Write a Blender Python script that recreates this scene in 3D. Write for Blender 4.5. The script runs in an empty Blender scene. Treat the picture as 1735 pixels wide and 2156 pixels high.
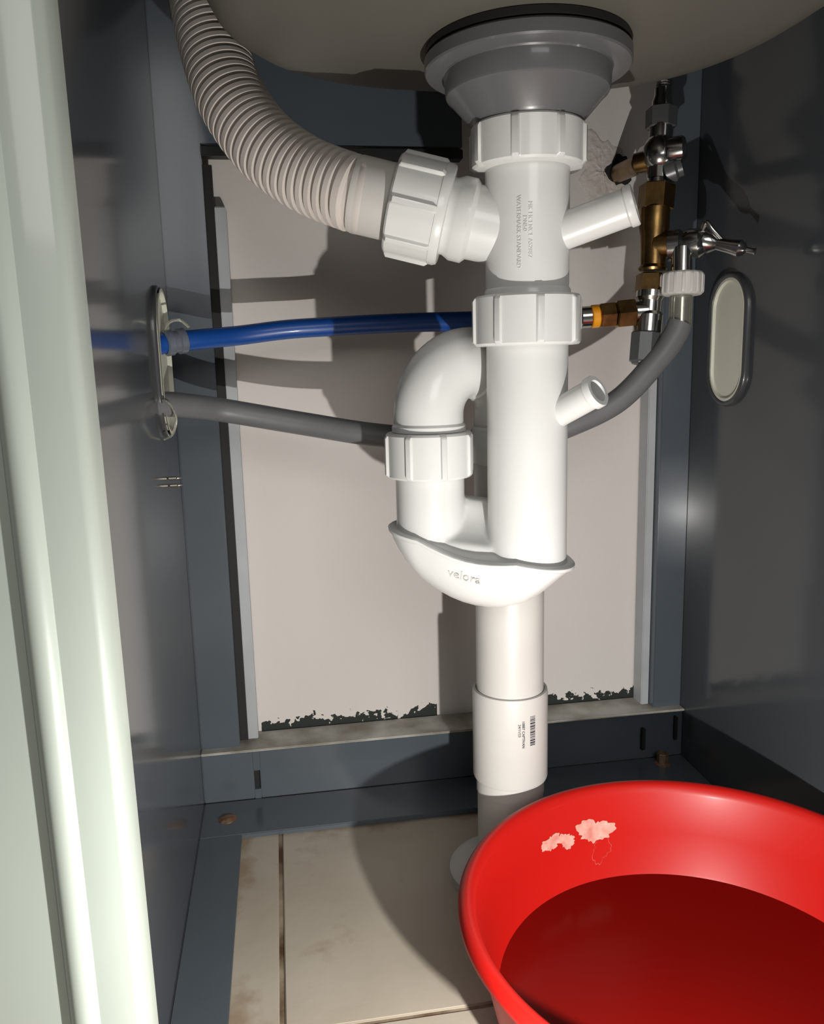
import bpy, bmesh, math, random
from mathutils import Vector, Matrix
from mathutils.bvhtree import BVHTree
random.seed(4)
S=bpy.context.scene
S.view_settings.view_transform='Standard'
rad=math.radians
# ------------------------------------------------------------ materials
def mat(name,col,rough=.5,metal=0,coat=0,bump=0,bscale=60,var=0,vscale=8,col2=None,spec=.5,trans=0,ior=1.45,crough=.08):
    m=bpy.data.materials.new(name);m.use_nodes=True
    nt=m.node_tree;b=nt.nodes['Principled BSDF']
    b.inputs['Base Color'].default_value=(*col,1)
    b.inputs['Roughness'].default_value=rough
    b.inputs['Metallic'].default_value=metal
    b.inputs['Coat Weight'].default_value=coat
    b.inputs['Coat Roughness'].default_value=crough
    b.inputs['Specular IOR Level'].default_value=spec
    b.inputs['Transmission Weight'].default_value=trans
    b.inputs['IOR'].default_value=ior
    tc=nt.nodes.new('ShaderNodeTexCoord')
    n=nt.nodes.new('ShaderNodeTexNoise');n.inputs['Scale'].default_value=vscale;n.inputs['Detail'].default_value=5
    nt.links.new(tc.outputs['Object'],n.inputs['Vector'])
    r=nt.nodes.new('ShaderNodeValToRGB');r.color_ramp.elements[0].position=.3;r.color_ramp.elements[1].position=.7
    c2=col2 if col2 else tuple(c*(1-var) for c in col)
    r.color_ramp.elements[0].color=(*c2,1);r.color_ramp.elements[1].color=(*col,1)
    nt.links.new(n.outputs['Fac'],r.inputs['Fac']);nt.links.new(r.outputs['Color'],b.inputs['Base Color'])
    if bump:
        n2=nt.nodes.new('ShaderNodeTexNoise');n2.inputs['Scale'].default_value=bscale;n2.inputs['Detail'].default_value=4
        nt.links.new(tc.outputs['Object'],n2.inputs['Vector'])
        bp=nt.nodes.new('ShaderNodeBump');bp.inputs['Strength'].default_value=bump;bp.inputs['Distance'].default_value=.002
        nt.links.new(n2.outputs['Fac'],bp.inputs['Height']);nt.links.new(bp.outputs['Normal'],b.inputs['Normal'])
    return m
PVC=mat('white_pvc',(.64,.645,.63),.33,coat=.25,var=.05,vscale=20,bump=.05,bscale=40)
PVC2=mat('aged_pvc',(.55,.535,.505),.4,var=.08,vscale=25,bump=.05)
HOSE=mat('ribbed_hose_plastic',(.60,.55,.51),.5,var=.08,vscale=30)
PANEL=mat('painted_grey_steel',(.052,.058,.065),.14,coat=.2,var=.12,vscale=5,bump=.03,bscale=9,spec=.42)
PANELB=mat('painted_blue_grey_steel',(.080,.097,.114),.24,coat=.3,var=.12,vscale=9,bump=.04,bscale=30,crough=.15)
EDGE=mat('pale_board_edge',(.42,.44,.455),.5,var=.12,vscale=30)
DIRTY=mat('dirty_ledge_paint',(.50,.49,.45),.6,col2=(.20,.18,.14),vscale=30)
BLACK=mat('dark_gap',(.012,.012,.012),.7)
JAMB=mat('pale_green_enamel',(.355,.40,.36),.35,coat=.3,var=.06,vscale=6,bump=.06,bscale=25)
SINKM=mat('sink_underside_coating',(.135,.127,.108),.5,metal=.2,var=.15,vscale=7,bump=.08,bscale=60)
GREYP=mat('grey_waste_plastic',(.115,.118,.122),.3,coat=.3,var=.06)
RUBBER_SHADE=mat('black_rubber_and_gap_shade',(.015,.015,.016),.5)  # gasket rubber, also the painted gap shade below the upper back panel
BLUE=mat('blue_hose_pvc',(.005,.060,.28),.38,coat=.15,var=.1)
GREYH=mat('grey_hose_rubber',(.14,.143,.147),.45,var=.15,vscale=30)
BRASS=mat('brass',(.34,.21,.075),.32,metal=1,col2=(.14,.085,.035),vscale=60,bump=.1,bscale=150)
CHROME=mat('chrome',(.55,.55,.53),.18,metal=1,var=.3,vscale=50)
DCH=mat('dull_plug_plastic',(.13,.135,.14),.35,metal=.4,var=.2)
CREAM=mat('cream_plastic',(.64,.64,.54),.4,var=.06)
RING=mat('grey_gasket',(.045,.047,.05),.3,coat=.3)
CLEAR=mat('clear_plastic',(.7,.7,.6),.15,trans=.85,spec=.4)
ORANGE=mat('orange_ring',(.75,.30,.01),.4)
RED=mat('red_plastic',(.45,.008,.005),.42,coat=.06,var=.1,vscale=5,bump=.03,bscale=20,crough=.2,spec=.35)
BOWL_SHADE=mat('dark_red_bowl_shade',(.135,.003,.002),.2,spec=.08)  # red darkened by hand to carry the shade inside the bowl
LABEL=mat('label_residue',(.62,.38,.31),.7,col2=(.50,.15,.12),vscale=110)
LINE=mat('label_outline_residue',(.50,.06,.05),.6)
TILE=mat('beige_tile',(.43,.385,.315),.45,col2=(.35,.305,.24),vscale=9,bump=.1,bscale=120,coat=.1)
GROUT=mat('stained_grout',(.34,.28,.20),.9,col2=(.07,.03,.01),vscale=35)
INK=mat('label_ink',(.03,.03,.04),.6)
RUST=mat('rusty_rivet',(.30,.24,.17),.5,metal=.5,col2=(.2,.08,.03),vscale=200)
SCREW=mat('screw_steel',(.45,.42,.36),.3,metal=1)
BRAID=mat('steel_braid',(.4,.39,.37),.35,metal=1,col2=(.12,.12,.12),vscale=400)
PLAST=mat('rough_plaster',(.66,.62,.58),.9,col2=(.54,.49,.45),vscale=60,bump=.5,bscale=250)
def mathn(nt):
    def n(op,a,b2=None,clamp=False):
        q=nt.nodes.new('ShaderNodeMath');q.operation=op;q.use_clamp=clamp
        for i,v in enumerate((a,b2)):
            if v is None: continue
            if hasattr(v,'links'): nt.links.new(v,q.inputs[i])
            else: q.inputs[i].default_value=v
        return q.outputs[0]
    return n
def noise(nt,tc,s,d=5):
    q=nt.nodes.new('ShaderNodeTexNoise');q.inputs['Scale'].default_value=s;q.inputs['Detail'].default_value=d
    nt.links.new(tc.outputs['Object'],q.inputs['Vector']);return q.outputs['Fac']
def overlay(m,fac,col):
    nt=m.node_tree;b=nt.nodes['Principled BSDF'];src=b.inputs['Base Color'].links[0].from_socket
    mx=nt.nodes.new('ShaderNodeMixRGB');nt.links.new(fac,mx.inputs[0]);nt.links.new(src,mx.inputs[1])
    mx.inputs[2].default_value=(*col,1);nt.links.new(mx.outputs[0],b.inputs['Base Color'])
def wallmat():
    m=mat('painted_plaster_wall',(.66,.625,.59),.8,col2=(.625,.585,.55),vscale=5,bump=.15,bscale=180)
    nt=m.node_tree;tc=nt.nodes.new('ShaderNodeTexCoord');sp=nt.nodes.new('ShaderNodeSeparateXYZ')
    nt.links.new(tc.outputs['Object'],sp.inputs[0]);n=mathn(nt)
    nz=noise(nt,tc,150,7);nb=noise(nt,tc,32,2)
    h=n('DIVIDE',n('SUBTRACT',.074,sp.outputs[2]),.019,True)
    bx=n('GREATER_THAN',n('ABSOLUTE',n('SUBTRACT',sp.outputs[0],.180)),.030)
    lx=n('GREATER_THAN',sp.outputs[0],-.034)
    f=n('ADD',n('MULTIPLY',h,.40),n('MULTIPLY',nz,.8))
    f=n('ADD',f,n('MULTIPLY',nb,.62))
    f=n('MULTIPLY',n('GREATER_THAN',f,.970),n('MULTIPLY',bx,lx))
    f=n('MULTIPLY',f,n('GREATER_THAN',h,.01))
    overlay(m,f,(.02,.024,.02));return m
WALL=wallmat()
def tilestain():
    nt=TILE.node_tree;tc=nt.nodes.new('ShaderNodeTexCoord');sp=nt.nodes.new('ShaderNodeSeparateXYZ')
    nt.links.new(tc.outputs['Object'],sp.inputs[0]);n=mathn(nt)
    a=noise(nt,tc,14,6);b=noise(nt,tc,70,5)
    e=n('MULTIPLY',n('DIVIDE',n('ADD',-.036,n('MULTIPLY',sp.outputs[0],-1)),.018,True),.22)
    e2=n('MULTIPLY',n('DIVIDE',n('SUBTRACT',sp.outputs[1],.69),.024,True),.20)
    f=n('ADD',n('ADD',a,n('MULTIPLY',b,.35)),n('ADD',e,e2))
    f=n('MULTIPLY',n('MULTIPLY',n('SUBTRACT',f,.80),6,True),.55)
    overlay(TILE,f,(.19,.105,.04))
tilestain()
# ------------------------------------------------------------ builders
def group(name,loc=(0,0,0)):
    e=bpy.data.objects.new(name,None);e.location=loc;e.empty_display_size=.02
    S.collection.objects.link(e);return e
def finish(bm,name,m,parent=None,ang=35,smooth=True):
    bmesh.ops.recalc_face_normals(bm,faces=bm.faces[:])
    me=bpy.data.meshes.new(name);bm.to_mesh(me);bm.free()
    if smooth:
        for p in me.polygons:p.use_smooth=True
        me.set_sharp_from_angle(angle=rad(ang))
    me.materials.append(m)
    o=bpy.data.objects.new(name,me);S.collection.objects.link(o)
    if parent:
        o.parent=parent;o.matrix_parent_inverse=Matrix.Translation(-parent.location)
    return o
def frame(a):
    a=Vector(a).normalized()
    r=Vector((0,0,1)) if abs(a.z)<.9 else Vector((1,0,0))
    u=r.cross(a).normalized();return u,a.cross(u),a
def lathe(name,prof,org,axis,m,parent=None,seg=64,rf=None,cap0=True,cap1=True,ang=35):
    u,v,a=frame(axis);org=Vector(org);bm=bmesh.new();rings=[]
    for i,(r,z) in enumerate(prof):
        ring=[]
        for k in range(seg):
            t=2*math.pi*k/seg;rr=rf(r,t,i) if rf else r
            ring.append(bm.verts.new(org+a*z+(u*math.cos(t)+v*math.sin(t))*rr))
        rings.append(ring)
    for A,B in zip(rings,rings[1:]):
        for k in range(seg):
            bm.faces.new((A[k],A[(k+1)%seg],B[(k+1)%seg],B[k]))
    if cap0:bm.faces.new(rings[0][::-1])
    if cap1:bm.faces.new(rings[-1])
    return finish(bm,name,m,parent,ang)
def cyl(name,p0,p1,r,m,parent=None,seg=48,r1=None,bev=.0008):
    p0=Vector(p0);p1=Vector(p1);L=(p1-p0).length;r1=r1 or r;b=min(bev,L/4)
    return lathe(name,[(r-b,0),(r,b),(r1,L-b),(r1-b,L)],p0,p1-p0,m,parent,seg)
def hexn(name,p0,p1,r,m,parent=None,n=6,b=.0015):
    p0=Vector(p0);p1=Vector(p1);L=(p1-p0).length
    return lathe(name,[(r-b,0),(r,b*.7),(r,L-b*.7),(r-b,L)],p0,p1-p0,m,parent,n,ang=20)
def nut(name,p0,p1,r,m,parent,nr=10,ribh=.0019,ribw=.075,ph=0.2):
    p0=Vector(p0);p1=Vector(p1);L=(p1-p0).length
    prof=[(r-.005,0),(r-.0012,.0004),(r,.0018),(r,.0030),(r,L-.004),(r,L-.002),(r-.0012,L-.0006),(r-.006,L)]
    amp=[0,.0,.3,1,1,.3,0,0]
    def rf(rr,t,i):
        q=((t+ph)%(2*math.pi/nr))-math.pi/nr
        w=max(0,min(1,(ribw-abs(q))/.018))
        return rr+ribh*w*amp[i]
    return lathe(name,prof,p0,p1-p0,m,parent,360,rf=rf,ang=40)
def spline(P,n=14):
    P=[Vector(p) for p in P];P=[P[0]*2-P[1]]+P+[P[-1]*2-P[-2]];o=[]
    for i in range(1,len(P)-2):
        a,b,c,d=P[i-1:i+3]
        for k in range(n):
            t=k/n
            o.append(.5*((2*b)+(c-a)*t+(2*a-5*b+4*c-d)*t*t+(3*b-a-3*c+d)*t**3))
    o.append(P[-2]);return o
def resample(P,step):
    o=[P[0].copy()];acc=0
    for a,b in zip(P,P[1:]):
        L=(b-a).length;pos=step-acc
        while pos<=L:
            o.append(a.lerp(b,pos/L));pos+=step
        acc=(acc+L)%step
    o.append(P[-1]);return o
def sweep(name,P,rf,m,parent=None,seg=32,cap=True,ang=40):
    bm=bmesh.new();rings=[];T=[]
    for i in range(len(P)):
        T.append((P[min(i+1,len(P)-1)]-P[max(i-1,0)]).normalized())
    u=frame(T[0])[0]
    for i,p in enumerate(P):
        u=(u-T[i]*u.dot(T[i])).normalized();v=T[i].cross(u)
        r=rf(i) if callable(rf) else rf
        rings.append([bm.verts.new(p+(u*math.cos(2*math.pi*k/seg)+v*math.sin(2*math.pi*k/seg))*r) for k in range(seg)])
    for A,B in zip(rings,rings[1:]):
        for k in range(seg):bm.faces.new((A[k],A[(k+1)%seg],B[(k+1)%seg],B[k]))
    if cap:bm.faces.new(rings[0][::-1]);bm.faces.new(rings[-1])
    return finish(bm,name,m,parent,ang)
def box(name,a,b,m,parent=None,bev=.0008):
    bm=bmesh.new();bmesh.ops.create_cube(bm,size=1)
    c=[(a[i]+b[i])/2 for i in range(3)];s=[abs(b[i]-a[i]) for i in range(3)]
    for v in bm.verts:v.co=Vector((c[i]+v.co[i]*s[i] for i in range(3)))
    if bev:bmesh.ops.bevel(bm,geom=bm.edges[:],offset=min(bev,min(s)/3),segments=2,affect='EDGES')
    return finish(bm,name,m,parent,60)
def extr(name,poly,z0,z1,m,parent=None,ang=50,lean=0):
    bm=bmesh.new();A=[bm.verts.new((x,y,z0)) for x,y in poly];B=[bm.verts.new((x+lean,y,z1)) for x,y in poly];n=len(poly)
    for k in range(n):bm.faces.new((A[k],A[(k+1)%n],B[(k+1)%n],B[k]))
    bm.faces.new(A[::-1]);bm.faces.new(B)
    return finish(bm,name,m,parent,ang)
# ------------------------------------------------------------ room
box('wall_back',(-.5,.813,-.02),(.9,.84,.95),WALL,bev=0)
XL,XR,YB=-.0917,.4095,.781
fl=group('floor')
box('floor_slab',(-1.0,-1.2,-.03),(1.2,.813,-.0065),GROUT,fl,bev=0)
xs=[-.93,-.627,-.322,-.0185,.29,.594,.9];ys=[-1.04,-.736,-.432,-.128,.176,.4775,.80]
g=.0019
for i in range(len(xs)-1):
    for j in range(len(ys)-1):
        box('tile_%d_%d'%(i,j),(xs[i]+g,ys[j]+g,-.02),(xs[i+1]-g,ys[j+1]-g,-.005),TILE,fl,.0008)
# ------------------------------------------------------------ cabinet
cab=group('sink_cabinet')
box('side_panel_left',(XL-.012,.385,-.003),(XL,YB+.02,.86),PANEL,cab)
box('side_panel_right',(XR,.326,-.003),(XR+.012,YB+.02,.86),PANEL,cab)
box('back_post_left',(XL,YB,.0),(-.0545,YB+.012,.86),PANELB,cab)
box('post_gap_left',(-.0545,YB+.013,.02),(-.047,YB+.02,.60),BLACK,cab,0)
box('post_edge_left',(-.0475,YB+.015,.035),(-.037,YB+.03,.565),EDGE,cab)
box('back_post_right',(.3785,YB,.0),(XR,YB+.012,.86),PANELB,cab)
box('post_edge_right',(.3695,YB+.010,.045),(.378,YB+.03,.56),EDGE,cab)
box('back_panel_upper',(-.0545,YB,.614),(.178,YB+.012,.86),PANELB,cab)
box('back_panel_gap_shade',(-.0545,YB-.003,.604),(.178,YB+.012,.6125),RUBBER_SHADE,cab)  # black strip standing in for the shadow gap under the upper panel
zr=.052
box('rail_face_a',(XL,YB-.006,.0),(-.0425,YB-.002,zr),PANELB,cab)
box('rail_face_b',(-.0365,YB-.006,.0),(XR,YB-.002,zr),PANELB,cab)
box('rail_face_c',(-.0426,YB-.006,.030),(-.0364,YB-.002,zr),PANELB,cab,0)
box('rail_face_d',(-.0426,YB-.006,.0),(-.0364,YB-.002,.010),PANELB,cab,0)
box('rail_slot_back',(-.05,YB-.0015,.005),(-.03,YB+.001,.035),BLACK,cab,0)
box('rail_top_flange',(XL,YB-.011,zr),(XR,YB+.03,zr+.0022),DIRTY,cab)
box('rail_bracket_a',(.362,YB-.012,.012),(.366,YB-.006,.036),BLACK,cab)
box('rail_bracket_b',(.399,YB-.012,.020),(.402,YB-.006,.046),BLACK,cab)
box('base_strip_back',(XL,.713,-.005),(XR,YB-.006,.0),PANELB,cab)
box('base_strip_left',(XL,.385,-.005),(-.0535,.7135,-.0004),PANELB,cab)
box('base_strip_right',(.378,.326,-.005),(XR,.7135,-.0004),PANELB,cab)
for i,(x,y) in enumerate([(-.068,.742),(.381,.76)]):
    lathe('base_rivet_%d'%i,[(.0085,0),(.0085,.0006),(.006,.0018),(.002,.0024)],(x,y,0),(0,0,1),RUST,cab,24)
cyl('base_bolt',(.381,.76,.0),(.381,.76,.012),.006,RUST,cab,6)
for i,z in enumerate((.335,.3285)):
    cyl('panel_screw_%d'%i,(XL,.692+.004*i,z),(XL+.0075,.692+.004*i,z),.0014,SCREW,cab,16)
    cyl('panel_screw_tip_%d'%i,(XL+.0075,.692+.004*i,z),(XL+.011,.692+.004*i,z),.0014,SCREW,cab,16,r1=.0004,bev=.0001)
prof=[(-.42,.360),(-.1100,.360),(-.1085,.3572),(-.1055,.3555),(-.1010,.3557),(-.0980,.3585),(-.0968,.3605),
      (-.0815,.3612),(-.0782,.3628),(-.0765,.3660),(-.0765,.388),(-.42,.388)]
extr('front_stile',prof,-.003,.86,JAMB,cab,lean=-.0055)
extr('front_stile_right',[(.386,.30),(.386,.327),(.72,.327),(.72,.30)],-.003,.86,JAMB,cab)
box('worktop_board',(-.42,.26,.845),(.72,.813,.875),SINKM,cab)
def stad(w,h,n=20):
    o=[];r=w/2;s=h/2-r
    for k in range(n+1):
        t=math.pi*k/n;o.append((r*math.cos(t),s+r*math.sin(t)))
    for k in range(n+1):
        t=math.pi+math.pi*k/n;o.append((r*math.cos(t),-s+r*math.sin(t)))
    return o
def oval(tag,X,sg,yc,zc,w,h,out0=.006,wd=.0062,inner=.75):
    bm=bmesh.new();levels=[(0,0.),(0,out0*.6),(wd*.3,out0),(wd*.7,out0),(wd,out0*.6),(wd,-.001)]
    rings=[]
    for ins,out in levels:
        rings.append([bm.verts.new((X+sg*out,yc+y,zc+z)) for y,z in stad(w-2*ins,h-2*ins)])
    n=len(rings[0])
    for A,B in zip(rings,rings[1:]):
        for k in range(n):bm.faces.new((A[k],A[(k+1)%n],B[(k+1)%n],B[k]))
    finish(bm,'hole_gasket_'+tag,RING,cab,60)
    bm=bmesh.new();rings=[]
    for ins,out in [(wd-.0002,out0*(inner-.05)),(wd+.0023,out0*inner),(wd+.0033,.0012)]:
        rings.append([bm.verts.new((X+sg*out,yc+y,zc+z)) for y,z in stad(w-2*ins,h-2*ins)])
    for A,B in zip(rings,rings[1:]):
        for k in range(n):bm.faces.new((A[k],A[(k+1)%n],B[(k+1)%n],B[k]))
    bm.faces.new(rings[-1])
    finish(bm,'hole_liner_'+tag,CREAM,cab,40)
oval('left',XL,1,.706,.428,.074,.122,.0032,.0030,1.5)
oval('right',XR,-1,.712,.436,.066,.120,.005,.0050)
pl=group('wall_patch')
def patch(name,cx,cz,rx,rz,m,y,seed,th=.004,n=40,rn=7):
    rnd=random.Random(seed);ph=[rnd.uniform(0,6.28) for _ in range(6)]
    bm=bmesh.new();c=bm.verts.new((cx,y-th*.6,cz));prev=None
    for j in range(1,rn+1):
        ring=[]
        for k in range(n):
            t=2*math.pi*k/n;q=1+.16*math.sin(3*t+ph[0])+.1*math.sin(5*t+ph[1])+.08*math.sin(9*t+ph[2])
            f=j/rn
            hgt=0 if j==rn else th*(.3+rnd.random())*(1-f*.5)
            ring.append(bm.verts.new((cx+rx*q*f*math.cos(t),y-hgt,cz+rz*q*f*math.sin(t))))
        for k in range(n):
            if prev:bm.faces.new((prev[k],prev[(k+1)%n],ring[(k+1)%n],ring[k]))
            else:bm.faces.new((c,ring[k],ring[(k+1)%n]))
        prev=ring
    return finish(bm,name,m,pl,180)
patch('broken_plaster',.325,.602,.024,.034,PLAST,.8132,3,.0022,64,12)
patch('pipe_hole',.341,.602,.012,.014,BLACK,.8088,5,.001,24,3)
# ------------------------------------------------------------ sink
snk=group('kitchen_sink')
def sup(cx,cy,a,b,e,z,n=96):
    o=[]
    for k in range(n):
        t=2*math.pi*k/n;c,s=math.cos(t),math.sin(t)
        o.append((cx+a*math.copysign(abs(c)**(2/e),c),cy+b*math.copysign(abs(s)**(2/e),s),z))
    return o
bm=bmesh.new();rings=[]
cxs,cys=.158,.494;dz=-.0065
for a,z,e in [(.03,.6275,2),(.08,.6275,2),(.13,.6285,2.3),(.165,.6305,2.6),(.178,.634,2.8),(.187,.641,2.9),(.192,.652,3),(.197,.70,3),(.202,.8515,3)]:
    rings.append([bm.verts.new(p) for p in sup(cxs,cys,a,a*.99,e,z+dz)])
n=96
for A,B in zip(rings,rings[1:]):
    for k in range(n):bm.faces.new((A[k],A[(k+1)%n],B[(k+1)%n],B[k]))
bm.faces.new(rings[0])
finish(bm,'basin',SINKM,snk,60)
MX,MY=.170,.555
lathe('waste_gasket',[(.060,.622),(.0650,.6205),(.0655,.6160),(.06,.615)],(MX,MY,0),(0,0,1),RUBBER_SHADE,snk,96)
lathe('waste_flange',[(.050,.6150),(.0648,.6150),(.0662,.6135),(.0662,.6065),(.0654,.6053),(.0600,.6047),(.0545,.6045),(.0538,.6035),(.0530,.5925),(.0523,.5910),(.0508,.5900),(.0400,.5780),(.0370,.5750),(.0355,.5730),(.034,.569)],(MX,MY,0),(0,0,1),GREYP,snk,96,ang=30)
# ------------------------------------------------------------ drain assembly
dr=group('drain_pipe_assembly')
nut('top_nut',(MX,MY,.5455),(MX,MY,.5735),.0368,PVC,dr,nr=8,ph=.1)
lathe('upper_tube',[(.0275,.470),(.0278,.472),(.0278,.56),(.027,.56)],(MX,MY,0),(0,0,1),PVC,dr,96)
lathe('tube_spigot_ring',[(.0278,.460),(.0290,.4605),(.0290,.4685),(.0283,.470),(.0278,.470)],(MX,MY,0),(0,0,1),PVC,dr,96)
nut('middle_nut',(MX,MY,.4325),(MX,MY,.4660),.0358,PVC,dr,nr=8,ph=.45)
a=Vector((-.115,.024,.031)).normalized();O=Vector((MX,MY+.004,.5055))
lathe('side_branch',[(.0235,.005),(.0243,.036),(.0275,.039),(.0275,.047),(.0265,.049),(.0250,.052),(.0250,.066)],O,a,PVC,dr,96)
nut('branch_nut',O+a*.092,O+a*.058,.0325,PVC,dr,nr=8,ph=.3,ribh=.0024)
lathe('branch_nut_flange',[(.030,.054),(.0320,.0545),(.0330,.057),(.0330,.0605),(.032,.061)],O,a,PVC,dr,96)
def spigot(tag,o,e,r):
    o=Vector(o);e=Vector(e);L=(e-o).length
    lathe('spigot_'+tag,[(r,0),(r,L-.006),(r+.0012,L-.005),(r+.0012,L-.001),(r+.0006,L),(r-.0022,L),(r-.0026,L-.001),(r-.0026,L-.02)],o,e-o,PVC,dr,48)
spigot('upper',(MX,MY,.4985),(.2305,.520,.5185),.0120)
spigot('lower',(MX+.004,MY,.377),(.2055,.515,.4025),.0098)
RX,RY=.107,.590;BX,BY=.1745,.617
def cyl_bm(bm,x,y,r,z0,z1,seg=96):
    bmesh.ops.create_cone(bm,cap_ends=True,segments=seg,radius1=r,radius2=r,depth=z1-z0,matrix=Matrix.Translation((x,y,(z0+z1)/2)))
dv=Vector((MX-RX,MY-RY,0));dl=dv.length;du=dv/dl;nv=Vector((-du.y,du.x,0))
def stadv(r0,r1,n=24):
    o=[];a0=math.atan2(du.y,du.x)
    for k in range(n+1):
        t=a0+math.pi/2+math.pi*k/n;o.append((RX+r0*math.cos(t),RY+r0*math.sin(t)))
    for j in range(1,8):
        f=j/8;rr=r0+(r1-r0)*f;o.append((RX+dv.x*f-nv.x*rr,RY+dv.y*f-nv.y*rr))
    for k in range(n+1):
        t=a0-math.pi/2+math.pi*k/n;o.append((MX+r1*math.cos(t),MY+r1*math.sin(t)))
    for j in range(7,0,-1):
        f=j/8;rr=r0+(r1-r0)*f;o.append((RX+dv.x*f+nv.x*rr,RY+dv.y*f+nv.y*rr))
    return o
def ztilt(x,y):
    s=((x-RX)*du.x+(y-RY)*du.y)/dl
    return .2985-.0130*s-.0065*math.sin(max(0,min(1,s))*math.pi)
bm=bmesh.new()
cyl_bm(bm,RX,RY,.0252,.2945,.348);cyl_bm(bm,MX,MY,.0278,.280,.440)
p=stadv(.0262,.0285);lo=[bm.verts.new((x,y,ztilt(x,y)-.002)) for x,y in p];hi=[bm.verts.new((x,y,ztilt(x,y)+.003)) for x,y in p];n=len(p)
for k in range(n):bm.faces.new((lo[k],lo[(k+1)%n],hi[(k+1)%n],hi[k]))
bm.faces.new(lo[::-1]);bm.faces.new(hi)
w0=Vector((RX,RY,0));w1=Vector((MX,MY,0))
sec=[(.024,.290),(.024,.3265),(.010,.3262),(.0065,.3225),(.0035,.3175),(0,.3125),(-.004,.3085),(-.009,.3045),(-.014,.3015),(-.020,.2985),(-.022,.290)]
A=[bm.verts.new((w0+nv*t+Vector((0,0,z)))) for t,z in sec];B=[bm.verts.new((w1+nv*t+Vector((0,0,z-.006)))) for t,z in sec];n=len(sec)
for k in range(n):bm.faces.new((A[k],A[(k+1)%n],B[(k+1)%n],B[k]))
bm.faces.new(A[::-1]);bm.faces.new(B)
tb=finish(bm,'trap_body',PVC,dr,60)
md=tb.modifiers.new('r','REMESH');md.mode='VOXEL';md.voxel_size=.0009;md.use_smooth_shade=True
ms=tb.modifiers.new('s','SMOOTH');ms.factor=.6;ms.iterations=40
bm=bmesh.new();rings=[]
for off,dz in [(-.002,.0016),(.0035,.0022),(.0052,.0008),(.0050,-.0012),(.0034,-.0020),(.0028,-.0045),(.0016,-.010),(-.0010,-.0165),(-.005,-.0225),(-.0105,-.0275),(-.017,-.0310),(-.0235,-.0328)]:
    ring=[]
    for x,y in stadv(.0265+off,.0285+off):
        z=ztilt(x,y)+dz
        if dz<-.002:
            f=(-dz-.002)/.031
            s=((x-RX)*du.x+(y-RY)*du.y)/dl
            z=(ztilt(x,y)-.002)*(1-f)+f*(.2462+.040*(s-.60)**2)
        ring.append(bm.verts.new((x,y,z)))
    rings.append(ring)
n=len(rings[0])
for A,B in zip(rings,rings[1:]):
    for k in range(n):bm.faces.new((A[k],A[(k+1)%n],B[(k+1)%n],B[k]))
bm.faces.new(rings[0][::-1]);bm.faces.new(rings[-1])
bmesh.ops.recalc_face_normals(bm,faces=bm.faces[:])
bvh=BVHTree.FromBMesh(bm)
finish(bm,'trap_bowl',PVC,dr,50)
def text(name,s,size,m,parent,M,extrude=.0003,proj=None,align='CENTER'):
    c=bpy.data.curves.new(name,'FONT');c.body=s;c.size=size;c.extrude=extrude;c.align_x=align;c.align_y='CENTER';c.resolution_u=3
    o=bpy.data.objects.new(name,c);S.collection.objects.link(o)
    bpy.context.view_layer.update()
    me=bpy.data.meshes.new_from_object(o);bpy.data.objects.remove(o)
    me.transform(M)
    if proj:
        for v in me.vertices:
            d=proj[1];h=proj[0].ray_cast(v.co-d*.05,d)
            if h[0]:v.co=h[0]-d*.0005
    me.materials.append(m);ob=bpy.data.objects.new(name,me);S.collection.objects.link(ob)
    ob.parent=parent;return ob
def fr(o,x,y):
    x=Vector(x).normalized();z=x.cross(Vector(y)).normalized();y=z.cross(x)
    M=Matrix((x,y,z)).transposed().to_4x4();M.translation=Vector(o);return M
text('embossed_word','velora',.0095,PVC2,dr,fr((.1215,.545,.2745),(.93,-.33,-.16),(0,0,1)),proj=(bvh,Vector((.3,1,.15)).normalized()))
nut('riser_nut',(RX,RY,.3410),(RX,RY,.3740),.0315,PVC,dr,nr=8,ph=.25)
lathe('riser_ring',[(.025,.374),(.0268,.3742),(.0268,.378),(.0255,.3795),(.025,.380)],(RX,RY,0),(0,0,1),PVC,dr,96)
c=Vector(((RX+BX)/2,(RY+BY)/2,.386));hv=Vector((RX,RY,.386))-c;R0=hv.length
P=[Vector((RX,RY,.372))]
for k in range(0,41):
    t=math.pi*k/40;P.append(c+hv*math.cos(t)+Vector((0,0,R0*math.sin(t))))
P.append(Vector((BX,BY,.36)))
sweep('return_bend',P,lambda i:.0252 if i<24 else .0268,PVC,dr,64)
lathe('waste_pipe',[(.0272,.0),(.0272,.375),(.026,.376)],(BX,BY,0),(0,0,1),PVC2,dr,96)
lathe('waste_pipe_socket',[(.0272,.345),(.029,.346),(.029,.372),(.027,.374)],(BX,BY,0),(0,0,1),PVC,dr,96)
lathe('pipe_coupling',[(.0272,.085),(.0300,.0853),(.0306,.087),(.0306,.158),(.0300,.1615),(.0280,.1617),(.0275,.160)],(BX,BY,0),(0,0,1),PVC2,dr,96)
lathe('coupling_inner',[(.0272,.072),(.0279,.0725),(.0279,.086)],(BX,BY,0),(0,0,1),PVC2,dr,96)
lathe('floor_flange',[(.0275,.006),(.034,.0055),(.046,.0035),(.0515,.001),(.052,-.005)],(BX,BY,0),(0,0,1),PVC2,dr,96)
def ontube(name,s,size,cx_,cy_,r,ang,z,m):
    n=Vector((math.sin(rad(ang)),-math.cos(rad(ang)),0));t=Vector((math.cos(rad(ang)),math.sin(rad(ang)),0))
    return text(name,s,size,m,dr,fr(Vector((cx_,cy_,z))+n*(r-.00005),(0,0,-1),t),.0004)
ontube('moulded_text_a','WATERMARK STANDARD',.0038,MX,MY,.0278,-28,.503,PVC)
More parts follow.
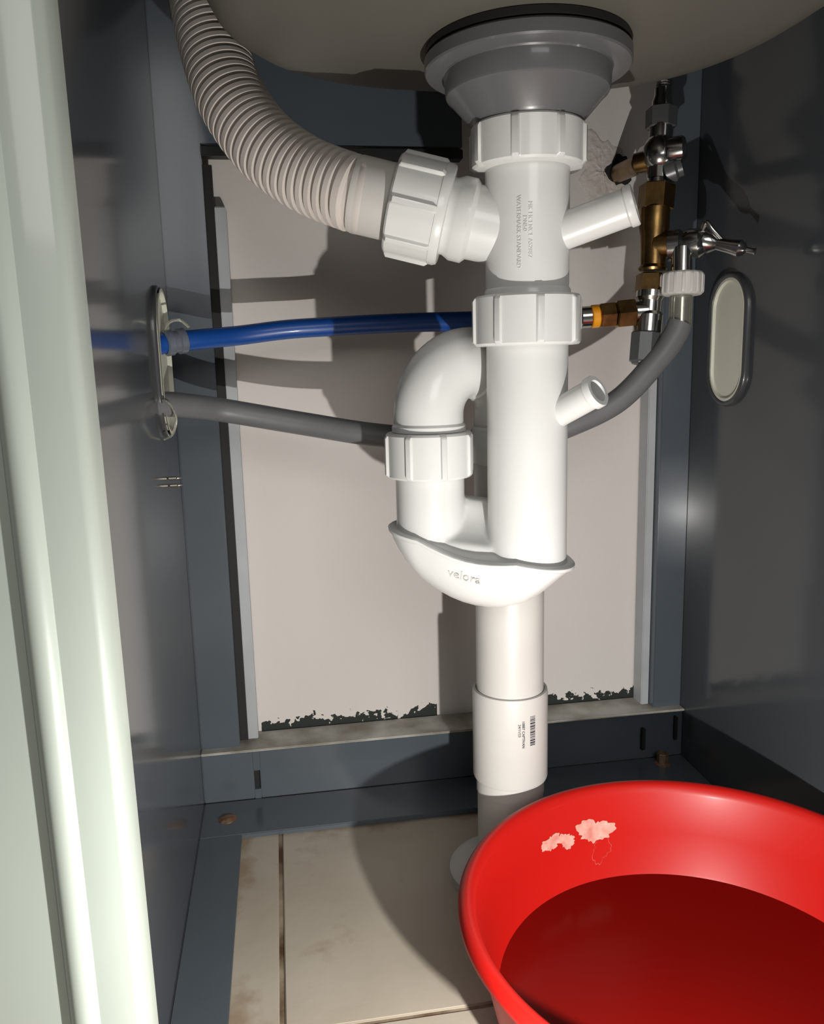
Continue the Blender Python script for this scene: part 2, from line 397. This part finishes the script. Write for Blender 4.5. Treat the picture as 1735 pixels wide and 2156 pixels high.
ontube('moulded_text_b','DN50',.0038,MX,MY,.0278,-20,.508,PVC)
ontube('moulded_text_c','MK LICENCE AS2887',.0038,MX,MY,.0278,-13,.504,PVC)
ontube('label_text_a','10887 CAPTIVAN',.0030,BX,BY,.0306,4,.1335,INK)
ontube('label_text_b','24/11/23',.0030,BX,BY,.0306,-2,.137,INK)
bm=bmesh.new();z=.1475;rb=.0308
while z>.1225:
    h=random.choice([.0004,.0007,.0012]);
    vs=[]
    for zz in (z,z-h):
        for k in range(4):
            t=rad(15+k*3.0);vs.append(bm.verts.new((BX+rb*math.sin(t),BY-rb*math.cos(t),zz)))
    for k in range(3):bm.faces.new((vs[k],vs[k+1],vs[5+k],vs[4+k]))
    z-=h+random.choice([.0004,.0007])
finish(bm,'label_barcode',INK,dr,60)
# ------------------------------------------------------------ ribbed hose
rh=group('ribbed_drain_hose')
E=O+a*.120
hp=[O+a*.112,E,(.026,.603,.5525),(-.001,.622,.577),(-.021,.641,.611),(-.032,.660,.651),(-.038,.678,.693),(-.041,.694,.740),(-.042,.705,.79),(-.042,.712,.842)]
hp=[Vector(p) for p in hp]
lathe('hose_cuff',[(.0235,.086),(.0250,.0865),(.0252,.116),(.0245,.1185),(.0225,.119)],O,a,PVC2,rh,96)
pts=resample(spline(hp,40),.0066/8)
def rr(i):
    q=(i%8)/8
    return .0250 if q<.55 else (.0240 if q<.6 else (.0212 if q<.9 else .0238))
sweep('hose_ribs',pts,rr,HOSE,rh,72,ang=60)
# ------------------------------------------------------------ supply hoses
bh=group('blue_water_hose')
P=resample(spline([(-.115,.684,.432),(-.092,.704,.4425),(-.066,.718,.4460),(-.030,.738,.4495),(.010,.745,.4540),(.051,.745,.4560),(.11,.735,.4575),(.174,.712,.4570),(.225,.695,.457),(.262,.684,.457)],12),.004)
sweep('hose_tube',P,.0083,BLUE,bh,32)
d=Vector((.026,.014,.004)).normalized()
lathe('clear_clamp',[(.0086,0),(.0105,.001),(.0105,.006),(.0090,.007),(.0090,.011),(.0104,.012),(.0104,.017),(.0086,.018)],(-.088,.7055,.4432),d,CLEAR,bh,40,cap0=False,cap1=False)
sweep('clear_tab',[Vector(p) for p in spline([(-.088,.705,.452),(-.082,.703,.460),(-.074,.704,.461),(-.068,.708,.456)],8)],.0012,CLEAR,bh,10)
gh=group('grey_drain_hose')
P=resample(spline([(-.115,.660,.391),(-.0917,.681,.3955),(-.07,.700,.3925),(-.041,.718,.3865),(.022,.718,.3735),(.085,.702,.3625),(.164,.688,.355),(.210,.680,.3575),(.244,.674,.3675),(.285,.668,.3875),(.317,.662,.4215),(.330,.661,.4400),(.3345,.661,.4500)],12),.004)
sweep('hose_tube',P,.0100,GREYH,gh,32)
sweep('clear_tab',[Vector(p) for p in spline([(-.090,.672,.400),(-.083,.670,.396),(-.079,.672,.384),(-.083,.674,.372),(-.090,.676,.368)],8)],.0008,CLEAR,gh,10)
# ------------------------------------------------------------ valve assembly
va=group('tap_valve_assembly')
P=resample(spline([(.3325,.700,.628),(.336,.706,.665),(.338,.712,.72),(.338,.715,.842)],12),.0011)
sweep('braided_riser',P,lambda i:.0062+.0006*(i%2),BRAID,va,16,ang=10)
hexn('riser_nut',(.3315,.700,.612),(.332,.701,.629),.0130,DCH,va)
lathe('riser_ferrule',[(.0085,0),(.0085,.006),(.0068,.010),(.0066,.016)],(.3325,.701,.628),(0,0,1),CHROME,va,32)
lathe('angle_valve_body',[(.008,0),(.0095,.001),(.0095,.010),(.0125,.013),(.0138,.018),(.0138,.026),(.0120,.031),(.0095,.034),(.0095,.044)],(.3280,.696,.570),(.06,.05,1),CHROME,va,32,ang=35)
lathe('valve_spindle_cap',[(.010,0),(.0105,.002),(.0105,.012),(.0085,.0145),(.003,.0155)],(.333,.690,.592),(1,-.55,.05),CHROME,va,32,ang=35)
lathe('valve_side_boss',[(.0095,0),(.0098,.008),(.0075,.010),(.0075,.014)],(.333,.693,.575),(.9,-.5,.3),DCH,va,24,ang=35)
cyl('wall_stub',(.340,.815,.600),(.333,.742,.594),.0085,BRASS,va)
hexn('stub_nut',(.332,.730,.593),(.330,.705,.5915),.0125,CHROME,va)
cyl('stub_elbow',(.313,.710,.586),(.329,.697,.588),.0085,BRASS,va)
cyl('stem_tube',(.3265,.693,.556),(.3285,.696,.574),.0085,CHROME,va)
hexn('brass_nut_upper',(.3245,.692,.545),(.3262,.693,.566),.0150,BRASS,va)
lathe('brass_tee_body',[(.0115,0),(.0125,.002),(.0105,.005),(.0110,.030),(.0125,.036),(.0125,.052),(.0110,.054)],(.3205,.686,.494),(.06,.09,1),BRASS,va,32,ang=30)
hexn('brass_nut_lower',(.3185,.684,.476),(.3200,.685,.492),.0132,BRASS,va)
cyl('tee_branch',(.322,.687,.516),(.335,.678,.515),.0108,BRASS,va)
lathe('hose_tap_body',[(.009,0),(.0125,.001),(.0128,.010),(.0105,.013),(.0120,.017),(.0120,.025),(.0095,.029),(.0070,.031)],(.331,.681,.514),(.024,-.016,.001),CHROME,va,32,ang=25)
cyl('hose_tap_outlet',(.3385,.670,.512),(.3375,.667,.490),.0085,CHROME,va)
lathe('tap_lever',[(.0060,0),(.0095,.004),(.0085,.010),(.0050,.015),(.0060,.026),(.0072,.033),(.0050,.037),(.0022,.039),(.0022,.044),(.0030,.046)],(.352,.667,.517),(.030,-.024,-.011),CHROME,va,32,ang=30)
sweep('tap_lever_wing',[Vector(p) for p in spline([(.352,.664,.520),(.354,.660,.530),(.358,.657,.524),(.366,.655,.515)],6)],.0022,CHROME,va,12)
nut('white_hose_nut',(.3375,.666,.4725),(.338,.6665,.4920),.0168,PVC2,va,nr=16,ribh=.0009,ribw=.08)
cyl('clear_connector',(.335,.662,.446),(.3372,.666,.476),.0092,CLEAR,va)
cyl('connector_core',(.335,.662,.446),(.3372,.666,.476),.0062,CHROME,va)
lathe('lower_tee',[(.0105,0),(.0120,.002),(.0120,.016),(.0098,.019),(.0098,.028),(.0115,.031),(.0115,.036)],(.3125,.676,.4415),(.10,.08,1),CHROME,va,32,ang=25)
hexn('lower_plug',(.3085,.673,.4185),(.311,.675,.4435),.0128,DCH,va,8)
lathe('lower_plug_tip',[(.004,0),(.010,.0015),(.0115,.004)],(.308,.6725,.4155),(.1,.08,1),DCH,va,8,ang=20)
cyl('tee_side',(.313,.677,.461),(.3015,.6795,.4605),.0088,CHROME,va)
hexn('brass_side_nut',(.302,.679,.4602),(.286,.681,.459),.0125,BRASS,va)
hexn('brass_side_nut_small',(.286,.681,.459),(.272,.683,.458),.0112,BRASS,va)
cyl('orange_collar',(.272,.683,.458),(.2655,.6838,.4575),.0096,ORANGE,va)
cyl('hose_ferrule',(.2655,.6838,.4575),(.256,.685,.457),.0090,CHROME,va)
# ------------------------------------------------------------ red bowl
C=(.2475,.4285,0)
rb_=group('washing_up_bowl',C)
pr=[(.0005,-.005),(.112,-.005),(.122,-.002),(.1335,.022),(.1405,.052),(.1455,.0760),(.1490,.0770),(.1530,.0790),(.1550,.0820),(.1550,.0855),(.1525,.0885),(.1490,.0895),(.1455,.0875),(.1430,.0820),(.1375,.052),(.1305,.022),(.1190,.002),(.112,-.001),(.0005,-.001)]
lathe('bowl_shell',pr,C,(0,0,1),RED,rb_,160,ang=50)
lathe('bowl_shade_disc',[(.0002,.0205),(.1298,.0205),(.1298,.0195)],C,(0,0,1),BOWL_SHADE,rb_,128,cap1=False)  # opaque disc, shade in the lower bowl put into its dark red colour
def bowl_patch(name,th0,z0,w,h,m,seed,outline=False):
    rnd=random.Random(seed);ph=[rnd.uniform(0,6.28) for _ in range(8)]
    def pt(t,z):
        f=(z-.052)/.030;r=.1375+.0055*f-.0005
        if z<.052: f=(.052-z)/.030;r=.1375-.0070*f-.0005
        return (C[0]+r*math.cos(t),C[1]+r*math.sin(t),z)
    def edge(k,N,s=1):
        b=2*math.pi*k/N
        q=(1+.22*math.sin(2*b+ph[0])+.13*math.sin(3*b+ph[1])+.07*math.sin(7*b+ph[2])+.06*math.sin(13*b+ph[3])+.05*math.sin(19*b+ph[4]))*s
        return th0+w*q*math.cos(b),z0+h*q*math.sin(b)
    bm=bmesh.new();N=72
    if outline:
        A=[bm.verts.new(pt(*edge(k,N))) for k in range(N)];B=[bm.verts.new(pt(*edge(k,N,.94))) for k in range(N)]
        for k in range(N):bm.faces.new((A[k],A[(k+1)%N],B[(k+1)%N],B[k]))
    else:
        c0=bm.verts.new(pt(th0,z0));A=[bm.verts.new(pt(*edge(k,N,.5))) for k in range(N)];B=[bm.verts.new(pt(*edge(k,N))) for k in range(N)]
        for k in range(N):
            bm.faces.new((c0,A[k],A[(k+1)%N]));bm.faces.new((A[k],A[(k+1)%N],B[(k+1)%N],B[k]))
    finish(bm,name,m,rb_,80)
bowl_patch('label_residue_a',1.71,.0580,.10,.0095,LABEL,1)
bowl_patch('label_residue_b',1.90,.0560,.055,.0055,LABEL,2)
bowl_patch('label_residue_c',2.01,.0590,.060,.0060,LABEL,7)
bowl_patch('label_outline',1.68,.043,.055,.010,LINE,12,True)
# ------------------------------------------------------------ lights
def point(n,loc,e,r,col):
    l=bpy.data.lights.new(n,'POINT');l.energy=e;l.shadow_soft_size=r;l.color=col
    o=bpy.data.objects.new(n,l);o.location=loc;S.collection.objects.link(o);return o
point('torch_light',(.127,.230,.153),7.7,.003,(1,.975,.935))
la=bpy.data.lights.new('fill_light','AREA');la.energy=6;la.size=.6;la.color=(1,.97,.94)  # added soft fill behind the camera, lifts the shadows
lo=bpy.data.objects.new('fill_light',la);lo.location=(.15,-.9,.95);S.collection.objects.link(lo)
lo.rotation_euler=(Vector((.15,.7,.35))-lo.location).to_track_quat('-Z','Y').to_euler()
W=bpy.data.worlds.new('World');S.world=W;W.use_nodes=True
W.node_tree.nodes['Background'].inputs[0].default_value=(.97,.98,1,1);W.node_tree.nodes['Background'].inputs[1].default_value=.08
# ------------------------------------------------------------ camera
D=Vector((240,9575,1740)).normalized();Yv=Vector((-287,-309,1740));Yv=(Yv-D*Yv.dot(D)).normalized();Xv=D.cross(Yv)
if Xv.x<0:Xv=-Xv
Rm=Matrix(((Xv.x,-Xv.y,-Xv.z),(Yv.x,-Yv.y,-Yv.z),(-D.x,D.y,D.z)))
cd=bpy.data.cameras.new('camera');cam=bpy.data.objects.new('camera',cd);S.collection.objects.link(cam)
cam.matrix_world=Matrix.Translation((0,0,.4237))@Rm.to_4x4()
cd.sensor_fit='VERTICAL';cd.sensor_height=24;cd.lens=24*1740/2156;cd.clip_start=.01
S.camera=cam
